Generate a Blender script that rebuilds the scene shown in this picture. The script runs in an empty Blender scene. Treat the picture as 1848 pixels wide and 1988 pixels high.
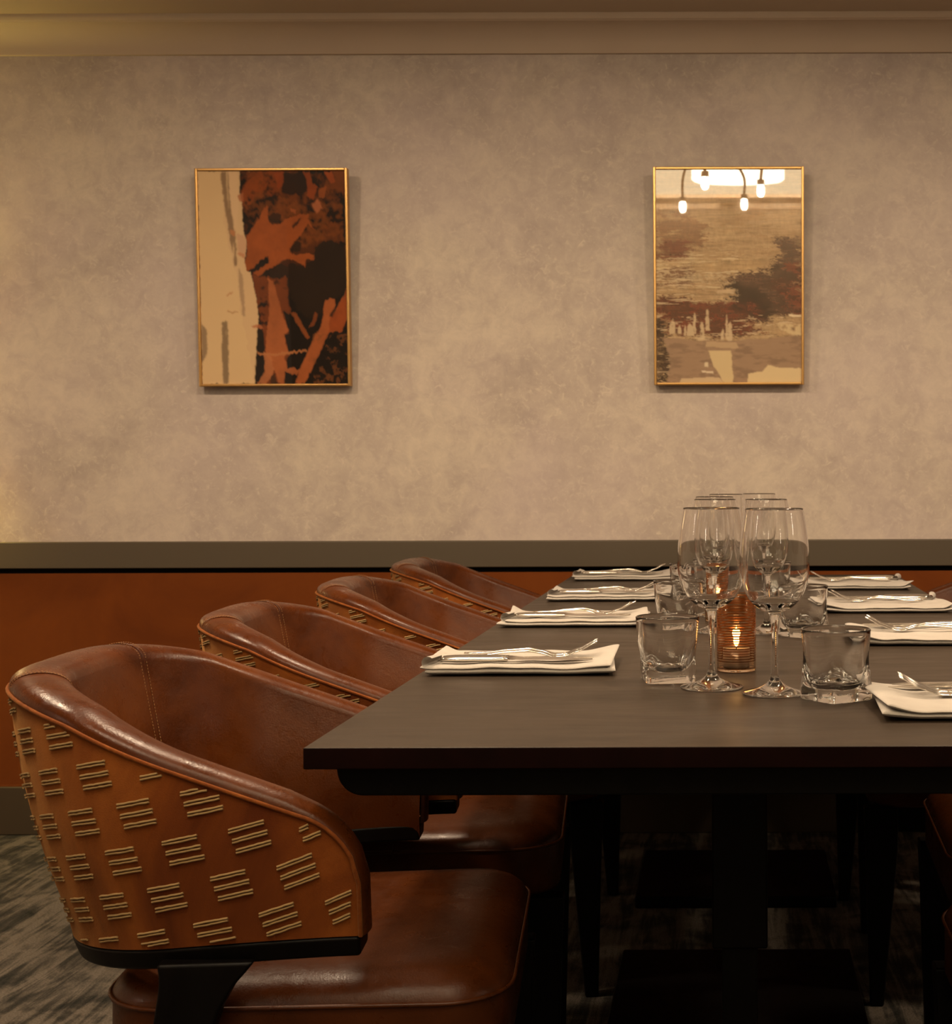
import bpy, bmesh, math, random
import numpy as np
from mathutils import Vector, Matrix
random.seed(7)
rng = np.random.default_rng(11)
sc = bpy.context.scene
COL = sc.collection
PI = math.pi

# ------------------------------------------------------------------ camera (1848 x 1988 frame)
F = 2733.0
PX, PY = 1416.0, 922.0          # where the level view axis meets the frame
H = 1.03
cam = bpy.data.cameras.new('camera')
cam.sensor_fit = 'VERTICAL'
cam.sensor_height = 24.0
cam.lens = 24.0 * F / 1988.0
cam.shift_x = -(PX - 924.0) / 1988.0
cam.shift_y = (PY - 994.0) / 1988.0
cam.dof.use_dof = True
cam.dof.focus_distance = 1.95
cam.dof.aperture_fstop = 11
cam.clip_start = 0.05
co = bpy.data.objects.new('camera', cam); COL.objects.link(co)
co.location = (0, 0, H)
co.rotation_euler = (math.radians(90), 0, 0)
co.matrix_world = Matrix.Translation((0, 0, H)) @ Matrix.Rotation(PI/2, 4, 'X') @ Matrix.Rotation(-0.0032, 4, 'Z')
sc.camera = co
sc.view_settings.view_transform = 'Standard'
sc.view_settings.look = 'None'
sc.view_settings.gamma = 1
sc.view_settings.use_curve_mapping = False
sc.view_settings.exposure = 0.28
cy = sc.cycles
cy.use_denoising = True
cy.max_bounces = 24; cy.transmission_bounces = 24; cy.use_adaptive_sampling = True; cy.adaptive_threshold = 0.02; cy.glossy_bounces = 8; cy.diffuse_bounces = 4
cy.transparent_max_bounces = 16
cy.sample_clamp_indirect = 4.0
cy.blur_glossy = 0.6
w = bpy.data.worlds.new('world'); sc.world = w; w.use_nodes = True
w.node_tree.nodes['Background'].inputs[0].default_value = (0.9, 0.7, 0.5, 1)
w.node_tree.nodes['Background'].inputs[1].default_value = 0.0

# ------------------------------------------------------------------ helpers
def link(o, parent=None):
    COL.objects.link(o)
    if parent: o.parent = parent
    return o
def meshobj(name, verts, faces, mats, parent=None, smooth=True, fm=None):
    me = bpy.data.meshes.new(name)
    me.from_pydata([tuple(v) for v in verts], [], faces)
    if not isinstance(mats, (list, tuple)): mats = [mats]
    for m in mats: me.materials.append(m)
    if fm is not None: me.polygons.foreach_set('material_index', fm)
    bm = bmesh.new(); bm.from_mesh(me); bmesh.ops.recalc_face_normals(bm, faces=bm.faces); bm.to_mesh(me); bm.free()
    me.polygons.foreach_set('use_smooth', [smooth]*len(me.polygons))
    return link(bpy.data.objects.new(name, me), parent)
def empty(name, loc=(0,0,0), rz=0.0, parent=None):
    o = bpy.data.objects.new(name, None); link(o, parent)
    o.location = loc; o.rotation_euler = (0, 0, rz); o.empty_display_size = 0.05
    return o
def tag(o, label, cat, group=None):
    o['label'] = label; o['category'] = cat
    if group: o['group'] = group
    return o
def struct(o):
    o['kind'] = 'structure'; return o
class MB:
    def __init__(s): s.v = []; s.f = []; s.m = []
    def add(s, verts, faces, mi=0):
        b = len(s.v); s.v += [tuple(v) for v in verts]; s.f += [tuple(i+b for i in f) for f in faces]; s.m += [mi]*len(faces)
    def grid(s, P, mi=0, closeu=False, closev=False):
        nu, nv = len(P), len(P[0]); V = [p for r in P for p in r]; Fc = []
        for i in range(nu if closeu else nu-1):
            for j in range(nv if closev else nv-1):
                a = i*nv+j; b = ((i+1)%nu)*nv+j; c = ((i+1)%nu)*nv+(j+1)%nv; d = i*nv+(j+1)%nv
                Fc.append((a, b, c, d))
        s.add(V, Fc, mi)
    def box(s, a, b, mi=0):
        x0,y0,z0 = a; x1,y1,z1 = b
        V = [(x0,y0,z0),(x1,y0,z0),(x1,y1,z0),(x0,y1,z0),(x0,y0,z1),(x1,y0,z1),(x1,y1,z1),(x0,y1,z1)]
        s.add(V, [(0,3,2,1),(4,5,6,7),(0,1,5,4),(1,2,6,5),(2,3,7,6),(3,0,4,7)], mi)
    def tube(s, pts, r, n=8, mi=0, cap=True, closed=False, up=None):
        pts = [Vector(p) for p in pts]; N = len(pts); rings = []; prev = None
        for i, p in enumerate(pts):
            if closed: t = pts[(i+1)%N]-pts[(i-1)%N]
            else: t = pts[min(i+1,N-1)]-pts[max(i-1,0)]
            t = t.normalized() if t.length > 1e-9 else Vector((1,0,0))
            if prev is None:
                a = Vector((0,0,1)) if abs(t.z) < .9 else Vector((1,0,0))
                prev = (a - t*a.dot(t)).normalized()
            else:
                prev = (prev - t*prev.dot(t)).normalized()
            b = t.cross(prev); rr = r[i] if isinstance(r, (list, tuple)) else r
            rings.append([p + (prev*math.cos(2*PI*k/n) + b*math.sin(2*PI*k/n))*rr for k in range(n)])
        s.grid(rings, mi, closeu=closed, closev=True)
        if cap and not closed:
            for R_ in (rings[0], rings[-1]): s.add(R_, [tuple(range(n))], mi)
    def lathe(s, prof, n=48, mi=0, c=(0,0,0)):
        rings = [[(c[0]+r*math.cos(2*PI*k/n), c[1]+r*math.sin(2*PI*k/n), c[2]+z) for k in range(n)] for r, z in prof]
        s.grid(rings, mi, closev=True)
    def build(s, name, mats, parent=None, smooth=True, merge=True):
        o = meshobj(name, s.v, s.f, mats, parent, smooth, s.m)
        if merge:
            bm = bmesh.new(); bm.from_mesh(o.data); bmesh.ops.remove_doubles(bm, verts=bm.verts, dist=1e-6)
            bmesh.ops.recalc_face_normals(bm, faces=bm.faces); bm.to_mesh(o.data); bm.free()
        return o
def bevel(o, wd, seg=3, ang=40):
    m = o.modifiers.new('bevel', 'BEVEL'); m.width = wd; m.segments = seg; m.limit_method = 'ANGLE'; m.angle_limit = math.radians(ang)
    n = o.modifiers.new('wn', 'WEIGHTED_NORMAL'); n.keep_sharp = True
    return o
def boxobj(name, a, b, mat, parent=None, bv=0.0):
    m = MB(); m.box(a, b); o = m.build(name, mat, parent, smooth=bv > 0)
    if bv: bevel(o, bv)
    return o
def smooth_catmull(P, n):
    out = []; P = [Vector(p) for p in P]; N = len(P)
    for i in range(N-1):
        p0, p1, p2, p3 = P[max(i-1,0)], P[i], P[i+1], P[min(i+2,N-1)]
        for k in range(n):
            t = k/n
            out.append(.5*((2*p1)+(-p0+p2)*t+(2*p0-5*p1+4*p2-p3)*t*t+(-p0+3*p1-3*p2+p3)*t**3))
    out.append(P[-1]); return out
def sstep(a, b, x):
    t = min(1, max(0, (x-a)/(b-a))); return t*t*(3-2*t)
def dup(root, loc, rz, label, group=None):
    r = root.copy(); COL.objects.link(r); r.location = loc; r.rotation_euler = (0, 0, rz)
    r['label'] = label
    if group: r['group'] = group
    for ch in list(root.children):
        c = ch.copy(); COL.objects.link(c); c.parent = r
        for g in list(ch.children):
            d = g.copy(); COL.objects.link(d); d.parent = c
    return r

# ------------------------------------------------------------------ materials
def newmat(name):
    m = bpy.data.materials.new(name); m.use_nodes = True
    nt = m.node_tree; b = nt.nodes['Principled BSDF']
    return m, nt, b
def nd(nt, t, **kw):
    n = nt.nodes.new(t)
    for k, v in kw.items():
        if k.startswith('i_'): n.inputs[k[2:].replace('_', ' ')].default_value = v
        else: setattr(n, k, v)
    return n
def coords(nt, scale=(1,1,1), rot=(0,0,0)):
    tc = nd(nt, 'ShaderNodeTexCoord'); mp = nd(nt, 'ShaderNodeMapping')
    mp.inputs['Scale'].default_value = scale; mp.inputs['Rotation'].default_value = rot
    nt.links.new(tc.outputs['Object'], mp.inputs['Vector']); return mp.outputs[0]
def ramp(nt, fac, stops):
    r = nd(nt, 'ShaderNodeValToRGB'); nt.links.new(fac, r.inputs[0])
    e = r.color_ramp.elements
    while len(e) < len(stops): e.new(0.5)
    for el, (p, c) in zip(e, stops):
        el.position = p; el.color = (*c, 1) if len(c) == 3 else c
    return r.outputs[0]
def noise(nt, vec, scale, detail=4, rough=.55, dist=0.0):
    n = nd(nt, 'ShaderNodeTexNoise'); n.inputs['Scale'].default_value = scale; n.inputs['Detail'].default_value = detail
    n.inputs['Roughness'].default_value = rough; n.inputs['Distortion'].default_value = dist
    nt.links.new(vec, n.inputs['Vector']); return n.outputs['Fac']
def mixc(nt, fac, a, b, mode='MIX'):
    m = nd(nt, 'ShaderNodeMix', data_type='RGBA', blend_type=mode)
    for sock, val in ((m.inputs[0], fac), (m.inputs[6], a), (m.inputs[7], b)):
        if isinstance(val, (int, float)): sock.default_value = val
        elif isinstance(val, tuple): sock.default_value = (*val, 1)
        else: nt.links.new(val, sock)
    return m.outputs[2]
def bump(nt, b, h, strength, dist=.002):
    n = nd(nt, 'ShaderNodeBump'); n.inputs['Strength'].default_value = strength; n.inputs['Distance'].default_value = dist
    nt.links.new(h, n.inputs['Height']); nt.links.new(n.outputs[0], b.inputs['Normal'])
def simple(name, col, rough=.5, metal=0.0, spec=.5, **kw):
    m, nt, b = newmat(name)
    b.inputs['Base Color'].default_value = (*col, 1); b.inputs['Roughness'].default_value = rough
    b.inputs['Metallic'].default_value = metal; b.inputs['Specular IOR Level'].default_value = spec
    for k, v in kw.items(): b.inputs[k].default_value = v
    return m
def emis(name, col, s):
    m, nt, b = newmat(name); b.inputs['Base Color'].default_value = (*col, 1)
    b.inputs['Emission Color'].default_value = (*col, 1); b.inputs['Emission Strength'].default_value = s
    return m

def mat_wall():
    m, nt, b = newmat('mottled_wallpaper'); v = coords(nt)
    n1 = noise(nt, v, 3.2, 6, .6, .6); n2 = noise(nt, v, 19, 9, .70, .5)
    mx = nd(nt, 'ShaderNodeMath', operation='ADD'); nt.links.new(n1, mx.inputs[0]); nt.links.new(n2, mx.inputs[1])
    hf = nd(nt, 'ShaderNodeMath', operation='MULTIPLY'); nt.links.new(mx.outputs[0], hf.inputs[0]); hf.inputs[1].default_value = .5
    c = ramp(nt, hf.outputs[0], [(.36, (.345, .285, .250)), (.5, (.42, .352, .300)), (.63, (.505, .43, .350))])
    n3 = noise(nt, v, 48, 7, .75, 1.0)
    c2 = ramp(nt, n3, [(.53, (0, 0, 0)), (.70, (1, 1, 1))])
    c = mixc(nt, c2, c, (.52, .44, .36)); nt.nodes[-1].inputs[0]
    n4 = noise(nt, v, 2.1, 3, .5, .3)
    c = mixc(nt, ramp(nt, n4, [(.42, (0, 0, 0)), (.72, (.35, .35, .35))]), c, (.46, .375, .37))
    nt.links.new(c, b.inputs['Base Color']); b.inputs['Roughness'].default_value = .62; b.inputs['Specular IOR Level'].default_value = .3
    bump(nt, b, n2, .15, .002); return m
def mat_leather(name, c0, c1, c2, rough=.36, spec=.5):
    m, nt, b = newmat(name); v = coords(nt)
    n1 = noise(nt, v, 6, 5, .6, .8); c = ramp(nt, n1, [(.3, c0), (.52, c1), (.75, c2)])
    n2 = noise(nt, coords(nt, (1, 1, .5)), 38, 8, .8, 5.0)
    c = mixc(nt, ramp(nt, n2, [(.60, (0, 0, 0)), (.78, (.45, .45, .45))]), c, tuple(min(1, x*1.9+.02) for x in c2))
    nt.links.new(c, b.inputs['Base Color'])
    r = ramp(nt, noise(nt, v, 24, 5, .7, 1), [(.3, (rough-.08,)*3), (.7, (rough+.12,)*3)])
    nt.links.new(r, b.inputs['Roughness']); b.inputs['Specular IOR Level'].default_value = spec
    vo = nd(nt, 'ShaderNodeTexVoronoi'); vo.inputs['Scale'].default_value = 420; nt.links.new(v, vo.inputs['Vector'])
    mm = nd(nt, 'ShaderNodeMath', operation='MULTIPLY_ADD'); nt.links.new(vo.outputs['Distance'], mm.inputs[0]); mm.inputs[1].default_value = .3
    nt.links.new(noise(nt, v, 55, 6, .7, 1.5), mm.inputs[2])
    bump(nt, b, mm.outputs[0], .22, .0015); return m
def mat_velvet(name, c0, c1, c2, s=9, sheen=.35, stretch=(1, 1, 1)):
    m, nt, b = newmat(name); v = coords(nt, stretch)
    n1 = noise(nt, v, s, 6, .6, 1.0); c = ramp(nt, n1, [(.3, c0), (.5, c1), (.72, c2)])
    nt.links.new(c, b.inputs['Base Color']); b.inputs['Roughness'].default_value = .85
    b.inputs['Specular IOR Level'].default_value = .15
    b.inputs['Sheen Weight'].default_value = sheen; b.inputs['Sheen Roughness'].default_value = .4
    b.inputs['Sheen Tint'].default_value = (1, .55, .2, 1)
    bump(nt, b, noise(nt, coords(nt, (1, 1, 1)), 700, 2, .6), .4, .0012); return m
def mat_wood(name, c0, c1, rough=.4, spec=.4, sc_=(1, 1, 1), s=7):
    m, nt, b = newmat(name); v = coords(nt, sc_)
    n1 = noise(nt, v, s, 7, .65, 1.6)
    c = ramp(nt, n1, [(.3, c0), (.7, c1)]); nt.links.new(c, b.inputs['Base Color'])
    r = ramp(nt, noise(nt, v, s*.7, 4, .6, 1), [(.3, (rough-.05,)*3), (.7, (rough+.07,)*3)]); nt.links.new(r, b.inputs['Roughness'])
    b.inputs['Specular IOR Level'].default_value = spec
    bump(nt, b, noise(nt, v, s*6, 4, .6, .5), .06, .001); return m
def mat_carpet():
    m, nt, b = newmat('streaked_carpet')
    v = coords(nt, (26, 2.4, 1), (0, 0, -.10)); n1 = noise(nt, v, 1.0, 7, .62, 1.3)
    v2 = coords(nt); n2 = noise(nt, v2, 6.5, 5, .6, 1.2)
    a = nd(nt, 'ShaderNodeMath', operation='MULTIPLY_ADD'); nt.links.new(n2, a.inputs[0]); a.inputs[1].default_value = .75; nt.links.new(n1, a.inputs[2])
    c = ramp(nt, a.outputs[0], [(.62, (.013, .015, .0135)), (.80, (.040, .036, .030)), (.98, (.125, .106, .085))])
    n3 = noise(nt, v2, 260, 3, .7)
    c = mixc(nt, .75, c, ramp(nt, n3, [(.3, (.45, .45, .45)), (.7, (1.5, 1.5, 1.5))]), 'MULTIPLY')
    nt.links.new(c, b.inputs['Base Color']); b.inputs['Roughness'].default_value = .95; b.inputs['Specular IOR Level'].default_value = .1
    bump(nt, b, n3, .9, .004); return m
def mat_glass(name, col=(1, 1, 1), ior=1.5, rough=0.0):
    m = bpy.data.materials.new(name); m.use_nodes = True; nt = m.node_tree
    nt.nodes.remove(nt.nodes['Principled BSDF'])
    g = nd(nt, 'ShaderNodeBsdfGlass'); g.inputs['Color'].default_value = (*col, 1); g.inputs['IOR'].default_value = ior; g.inputs['Roughness'].default_value = rough
    nt.links.new(g.outputs[0], nt.nodes['Material Output'].inputs[0]); return m
def mat_cloth():
    m, nt, b = newmat('white_napkin_cotton'); v = coords(nt)
    c = ramp(nt, noise(nt, v, 25, 4), [(.3, (.34, .305, .27)), (.7, (.385, .35, .31))]); nt.links.new(c, b.inputs['Base Color'])
    b.inputs['Roughness'].default_value = .9; b.inputs['Specular IOR Level'].default_value = .1
    b.inputs['Sheen Weight'].default_value = .15
    bump(nt, b, noise(nt, v, 30, 6, .6, .5), .35, .003); return m
def mat_rings():
    # clear glass wound with copper-amber rings: dense above, sparse below
    m = bpy.data.materials.new('amber_ringed_glass'); m.use_nodes = True; nt = m.node_tree
    pb = nt.nodes['Principled BSDF']
    tc = nd(nt, 'ShaderNodeTexCoord'); sp = nd(nt, 'ShaderNodeSeparateXYZ'); nt.links.new(tc.outputs['Object'], sp.inputs[0])
    def math_(op, a, bb, c=None):
        n = nd(nt, 'ShaderNodeMath', operation=op)
        for i, x in enumerate((a, bb, c)):
            if x is None: continue
            if isinstance(x, (int, float)): n.inputs[i].default_value = x
            else: nt.links.new(x, n.inputs[i])
        return n.outputs[0]
    z = sp.outputs[2]
    st = math_('SINE', math_('MULTIPLY', z, 2*PI/.0036), 0)
    nz = noise(nt, coords(nt, (6, 6, 260)), 1.0, 2)
    st = math_('ADD', st, math_('MULTIPLY', math_('SUBTRACT', nz, .5), 2.4))
    dens = math_('MULTIPLY', math_('SUBTRACT', z, .066), 9.0)      # more copper towards the rim
    fac = math_('GREATER_THAN', math_('ADD', st, dens), .15)
    fac = math_('MULTIPLY', fac, math_('LESS_THAN', z, .1075))
    fac = math_('MULTIPLY', fac, math_('GREATER_THAN', z, .012))
    pb.inputs['Base Color'].default_value = (.20, .070, .020, 1); pb.inputs['Metallic'].default_value = .7; pb.inputs['Roughness'].default_value = .25
    tr = nd(nt, 'ShaderNodeBsdfTranslucent'); tr.inputs[0].default_value = (.60, .20, .03, 1)
    mx0 = nd(nt, 'ShaderNodeMixShader'); mx0.inputs[0].default_value = .12; nt.links.new(pb.outputs[0], mx0.inputs[1]); nt.links.new(tr.outputs[0], mx0.inputs[2])
    g = nd(nt, 'ShaderNodeBsdfGlass'); g.inputs['Color'].default_value = (1, .93, .85, 1); g.inputs['IOR'].default_value = 1.45; g.inputs['Roughness'].default_value = 0
    mx = nd(nt, 'ShaderNodeMixShader'); nt.links.new(fac, mx.inputs[0]); nt.links.new(g.outputs[0], mx.inputs[1]); nt.links.new(mx0.outputs[0], mx.inputs[2])
    nt.links.new(mx.outputs[0], nt.nodes['Material Output'].inputs[0]); return m

M_wall = mat_wall()
M_paint = simple('cream_paint', (.44, .345, .265), .7, spec=.2)
M_ceil = simple('ceiling_paint', (.40, .315, .235), .8, spec=.2)
M_rail = simple('olive_brown_painted_wood', (.070, .053, .034), .5, spec=.35)
M_base = simple('brown_painted_skirting', (.048, .033, .018), .55, spec=.3)
M_panel = mat_velvet('rust_wall_leather', (.105, .024, .003), (.130, .031, .0038), (.155, .039, .005), 3, .10)
M_black = simple('black_gap_shade_and_wick', (.004, .003, .003), .8, spec=.1)
M_leather = mat_leather('cognac_leather', (.038, .0082, .0013), (.068, .0162, .0025), (.100, .027, .0052), .28, .22)
M_leather_seat = mat_leather('cognac_seat_leather', (.034, .0080, .0013), (.056, .0138, .0024), (.082, .022, .0046), .31, .24)
M_fabric = mat_velvet('amber_velvet', (.085, .016, .0025), (.17, .042, .0055), (.27, .080, .012), 6, .35, (1, 1, .6))
M_piping = mat_velvet('amber_piping', (.11, .025, .004), (.15, .038, .006), (.20, .058, .010), 60, .2)
M_yarn = simple('straw_yarn', (.30, .19, .082), .85, spec=.2)
M_stitch = simple('tan_stitching', (.27, .135, .055), .8, spec=.2)
M_ebony = mat_wood('black_stained_wood', (.0012, .0008, .0007), (.003, .002, .0016), .45, .12, (1, 1, .2), 20)
M_sleeve = mat_leather('dark_leather_sleeve', (.05, .014, .005), (.07, .018, .006), (.09, .024, .008), .45)
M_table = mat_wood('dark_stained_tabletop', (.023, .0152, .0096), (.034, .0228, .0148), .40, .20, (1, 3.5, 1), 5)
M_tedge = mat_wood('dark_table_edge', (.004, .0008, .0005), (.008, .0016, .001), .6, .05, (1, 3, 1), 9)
M_carpet = mat_carpet()
M_glass = mat_glass('clear_wine_glass', (1, 1, 1), 1.47)
M_tumbler = mat_glass('clear_tumbler_glass', (1, 1, 1), 1.5)
M_rings = mat_rings()
M_steel = simple('polished_steel', (.80, .76, .70), .17, 1.0)
M_brass = simple('brushed_brass', (.56, .33, .12), .33, 1.0)
M_cloth = mat_cloth()
M_wax = simple('candle_wax', (.9, .8, .6), .5, **{'Subsurface Weight': 0.0})
M_flame = emis('candle_flame', (1, .62, .22), 28)
M_tin = simple('candle_tin', (.6, .58, .55), .3, 1.0)
M_lampglow = emis('frosted_lamp_glow', (1, .82, .56), 11)
M_bulb = emis('bulb_glow', (1, .82, .55), 110)
M_shade = emis('sconce_shade', (1, .74, .36), 5)
M_iron = simple('dark_bronze', (.05, .03, .018), .4, .8)

# ------------------------------------------------------------------ room
DW = 4.07
XL, XR, YB = -3.0, 3.0, -1.6
ZC = 2.335
struct(boxobj('floor', (XL-.1, YB-.1, -.06), (XR+.1, DW+.1, 0), M_carpet))
struct(boxobj('ceiling', (XL-.1, YB-.1, ZC), (XR+.1, DW+.1, ZC+.08), M_ceil))
struct(boxobj('wall_back', (XL-.1, DW, 0), (XR+.1, DW+.1, ZC), M_wall))
struct(boxobj('wall_front', (XL-.1, YB-.1, 0), (XR+.1, YB, ZC), simple('taupe_paint', (.21, .165, .12), .7, spec=.2)))
struct(boxobj('wall_left', (XL-.1, YB, 0), (XL, DW, ZC), M_wall))
struct(boxobj('wall_right', (XR, YB, 0), (XR+.1, DW, ZC), M_wall))
struct(boxobj('baseboard_back', (XL, DW-.022, 0), (XR, DW, .139), M_base, bv=.004))
p = struct(boxobj('trim_1', (XL, DW-.012, .139), (XR, DW, .752), M_panel)); 
r = struct(boxobj('trim_2', (XL, DW-.030, .767), (XR, DW, .843), M_rail, bv=.003))
g = struct(boxobj('trim_gap_shade', (XL, DW-.006, .752), (XR, DW, .767), M_black))  # black strip painted in for the shadow in the gap under the rail
# thin rust fillet on top of the skirting
struct(boxobj('trim_4', (XL, DW-.016, .139), (XR, DW-.010, .143), M_panel))
def cove(name, y0, sgn):
    prof = [(0, 2.247), (.012, 2.247), (.014, 2.256)]
    for k in range(11):
        a = k/10*PI/2; prof.append((.014+.078*(1-math.cos(a)), 2.256+.060*math.sin(a)))
    prof += [(.093, 2.3175), (.0985, 2.3185), (.102, 2.3225), (.105, 2.329), (.105, ZC), (0, ZC)]
    m = MB(); m.grid([[(XL, y0+sgn*d, z) for d, z in prof], [(XR, y0+sgn*d, z) for d, z in prof]], closev=True)
    o = m.build(name, M_paint, smooth=True); o.modifiers.new('e', 'EDGE_SPLIT').split_angle = math.radians(35); return struct(o)
cove('trim_5', DW, -1); cove('trim_6', YB, 1)

# ------------------------------------------------------------------ pictures
def vnoise(shape, cells, seed, octv=4, pers=.55):
    hh, ww = shape; r = np.random.default_rng(seed); out = np.zeros(shape); amp = 1; tot = 0
    cy_, cx_ = cells
    for o in range(octv):
        gy, gx = max(2, int(cy_*2**o)), max(2, int(cx_*2**o)); gr = r.random((gy+2, gx+2))
        Y = np.linspace(0, gy, hh); X = np.linspace(0, gx, ww)
        yi = Y.astype(int); xi = X.astype(int); fy = Y-yi; fx = X-xi
        fy = fy*fy*(3-2*fy); fx = fx*fx*(3-2*fx)
        a = gr[np.ix_(yi, xi)]; b = gr[np.ix_(yi, xi+1)]; c = gr[np.ix_(yi+1, xi)]; d = gr[np.ix_(yi+1, xi+1)]
        v = (a*(1-fx)+b*fx)*(1-fy)[:, None] + (c*(1-fx)+d*fx)*fy[:, None]
        out += v*amp; tot += amp; amp *= pers
    return out/tot
def srgb(c):
    c = np.array(c, float)/255; return np.where(c < .04045, c/12.92, ((c+.055)/1.055)**2.4)
class Paint:
    def __init__(s, w, h, x0, x1, y0, y1, base):
        s.w, s.h = w, h
        s.X, s.Y = np.meshgrid(np.linspace(x0, x1, w), np.linspace(y0, y1, h))
        s.I = np.ones((h, w, 3))*srgb(base)
        s.k = 100
    def n(s, cy_, cx_, octv=4, pers=.55):
        s.k += 1; return vnoise((s.h, s.w), (cy_, cx_), s.k, octv, pers)
    def mask(s, poly, wx=8, wy=8, c=(40, 26)):
        X = s.X + (s.n(*c)-.5)*2*wx; Y = s.Y + (s.n(*c)-.5)*2*wy
        ins = np.zeros(X.shape, bool); n = len(poly)
        for i in range(n):
            xa, ya = poly[i]; xb, yb = poly[(i+1) % n]
            if ya == yb: continue
            cnd = (ya > Y) != (yb > Y)
            ins ^= cnd & (X < (xb-xa)*(Y-ya)/(yb-ya)+xa)
        return ins.astype(float)
    def blur(s, m, k):
        for _ in range(k):
            m = (m + np.roll(m, 1, 0)+np.roll(m, -1, 0)+np.roll(m, 1, 1)+np.roll(m, -1, 1))/5
        return m
    def put(s, m, col, a=1.0):
        m = (m*a)[..., None]; s.I = s.I*(1-m) + srgb(col)*m
    def poly(s, P, col, a=1.0, wx=8, wy=8, c=(40, 26), soft=1, dry=0.0, dc=(60, 40)):
        m = s.mask(P, wx, wy, c)
        if dry: m = m*np.clip((s.n(*dc)-dry)*8, 0, 1)
        s.put(s.blur(m, soft), col, a)

def art_left(w=230, h=330):
    P = Paint(w, h, 140, 1310, 135, 1815, (22, 13, 8))
    # dusty rust clouds over black ground
    cloud = P.n(7, 5, 5, .7)
    up = np.clip((1000-P.Y)/500, 0, 1)*np.clip((P.X-440)/60, 0, 1)
    P.put(np.clip((cloud-.43)*6, 0, 1)*up, (126, 66, 24), .75)
    P.poly([(560,140),(830,140),(800,300),(700,330),(560,380),(490,420),(490,260)], (140,68,24), .75, 30, 30, soft=2, dry=.35)
    P.poly([(480,420),(560,330),(800,330),(1000,420),(1280,380),(1300,700),(1180,640),(1000,740),(700,620),(560,560)], (130,72,28), .6, 40, 40, soft=3, dry=.42)
    P.poly([(800,150),(1000,150),(1010,300),(960,330),(810,310)], (40,22,14), .95, 14, 14, soft=2)
    P.poly([(970,140),(1030,140),(1050,230),(1090,260),(1060,360),(1010,340),(1005,200)], (140,66,26), .9)
    P.poly([(750,140),(828,140),(820,240),(780,280)], (146,66,22), .9)
    P.poly([(1140,140),(1205,140),(1235,230),(1195,235)], (150,72,30), .95)
    P.poly([(1100,270),(1165,255),(1150,340),(1100,350)], (150,80,36), .7)
    P.poly([(1040,400),(1090,350),(1130,430),(1085,470)], (168,100,66), .95, 6, 6, soft=2)
    # central splash
    P.poly([(690,405),(655,430),(610,530),(560,590),(520,650),(520,760),(490,940),(560,900),(640,830),(690,800),(690,860),(560,940),(600,960),(760,870),(830,820),(900,830),(985,890),(990,840),(1060,820),(1050,785),(900,790),(860,770),(940,650),(1010,560),(1060,600),(1010,520),(1025,480),(960,470),(860,500),(760,560),(700,520)], (152,80,36), 1, 10, 10)
    P.poly([(690,500),(740,460),(800,480),(790,530),(740,560),(700,540)], (48,28,14), .9)
    P.poly([(880,570),(960,490),(940,540),(890,590)], (52,30,14), .9, 5, 5)
    P.poly([(860,740),(910,680),(955,700),(950,775),(880,765)], (48,28,14), .95, 10, 10)
    P.poly([(870,430),(920,440),(915,470),(880,450)], (168,92,52), .8)
    # black mass
    P.poly([(1060,740),(1150,680),(1250,700),(1308,780),(1308,1060),(1230,1130),(1120,1140),(1110,1260),(1010,1300),(920,1240),(860,1120),(820,960),(860,850),(980,890),(1060,830)], (38,24,14), 1, 14, 14, soft=2)
    P.poly([(690,930),(800,860),(860,900),(830,1000),(760,1010),(700,990)], (44,26,14), .85, 16, 16, soft=2)
    # lower strokes
    P.poly([(560,950),(690,970),(760,990),(830,960),(840,1120),(860,1260),(800,1240),(840,1420),(800,1410),(830,1580),(800,1690),(800,1815),(740,1815),(640,1815),(650,1560),(640,1400),(590,1200)], (130,66,28), .8, 16, 10, soft=2, dry=.3, dc=(40, 14))
    P.poly([(680,980),(730,1000),(770,1180),(800,1290),(840,1400),(800,1420),(830,1560),(800,1600),(830,1690),(930,1700),(890,1750),(800,1720),(800,1815),(750,1815),(720,1700),(650,1560),(670,1380),(690,1200)], (168,98,58), .9, 9, 9, soft=1)
    P.poly([(640,1560),(690,1600),(720,1700),(690,1770),(640,1815),(580,1815),(640,1720)], (176,112,74), .85, 12, 12)
    P.poly([(1308,1060),(1308,1290),(1260,1400),(1160,1410),(1090,1560),(1010,1720),(960,1815),(885,1815),(920,1700),(1000,1540),(1060,1420),(1110,1330),(1130,1150),(1215,1140),(1215,1230),(1280,1130)], (164,92,52), 1, 7, 7)
    P.poly([(1308,1080),(1308,1290),(1260,1400),(1160,1400),(1170,1290),(1240,1200)], (142,66,26), .8, 8, 8, soft=2)
    P.poly([(1165,1285),(1225,1180),(1235,1200),(1190,1290)], (40,24,14), .9, 4, 4)
    P.poly([(860,1260),(900,1250),(950,1340),(1010,1450),(980,1460),(920,1360)], (136,74,36), .9)
    P.poly([(1000,1380),(1055,1250),(1075,1270),(1050,1350)], (132,70,36), .8)
    P.poly([(585,1570),(700,1570),(980,1545),(985,1560),(760,1590),(590,1585)], (176,116,76), .9, 3, 3)
    P.poly([(690,1760),(720,1720),(740,1815),(690,1815)], (46,30,16), .8)
    P.put(np.clip((P.n(30, 22, 4, .7)-.56)*7, 0, 1)*((P.X > 1030) & (P.Y > 1420)).astype(float), (132,80,44), .55)
    P.I = P.I*np.array([.74, .70, .62])*(.72+.45*np.clip((P.Y-200)/1500, 0, 1)*0+.6*P.n(9, 6, 5, .7))[..., None]
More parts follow.
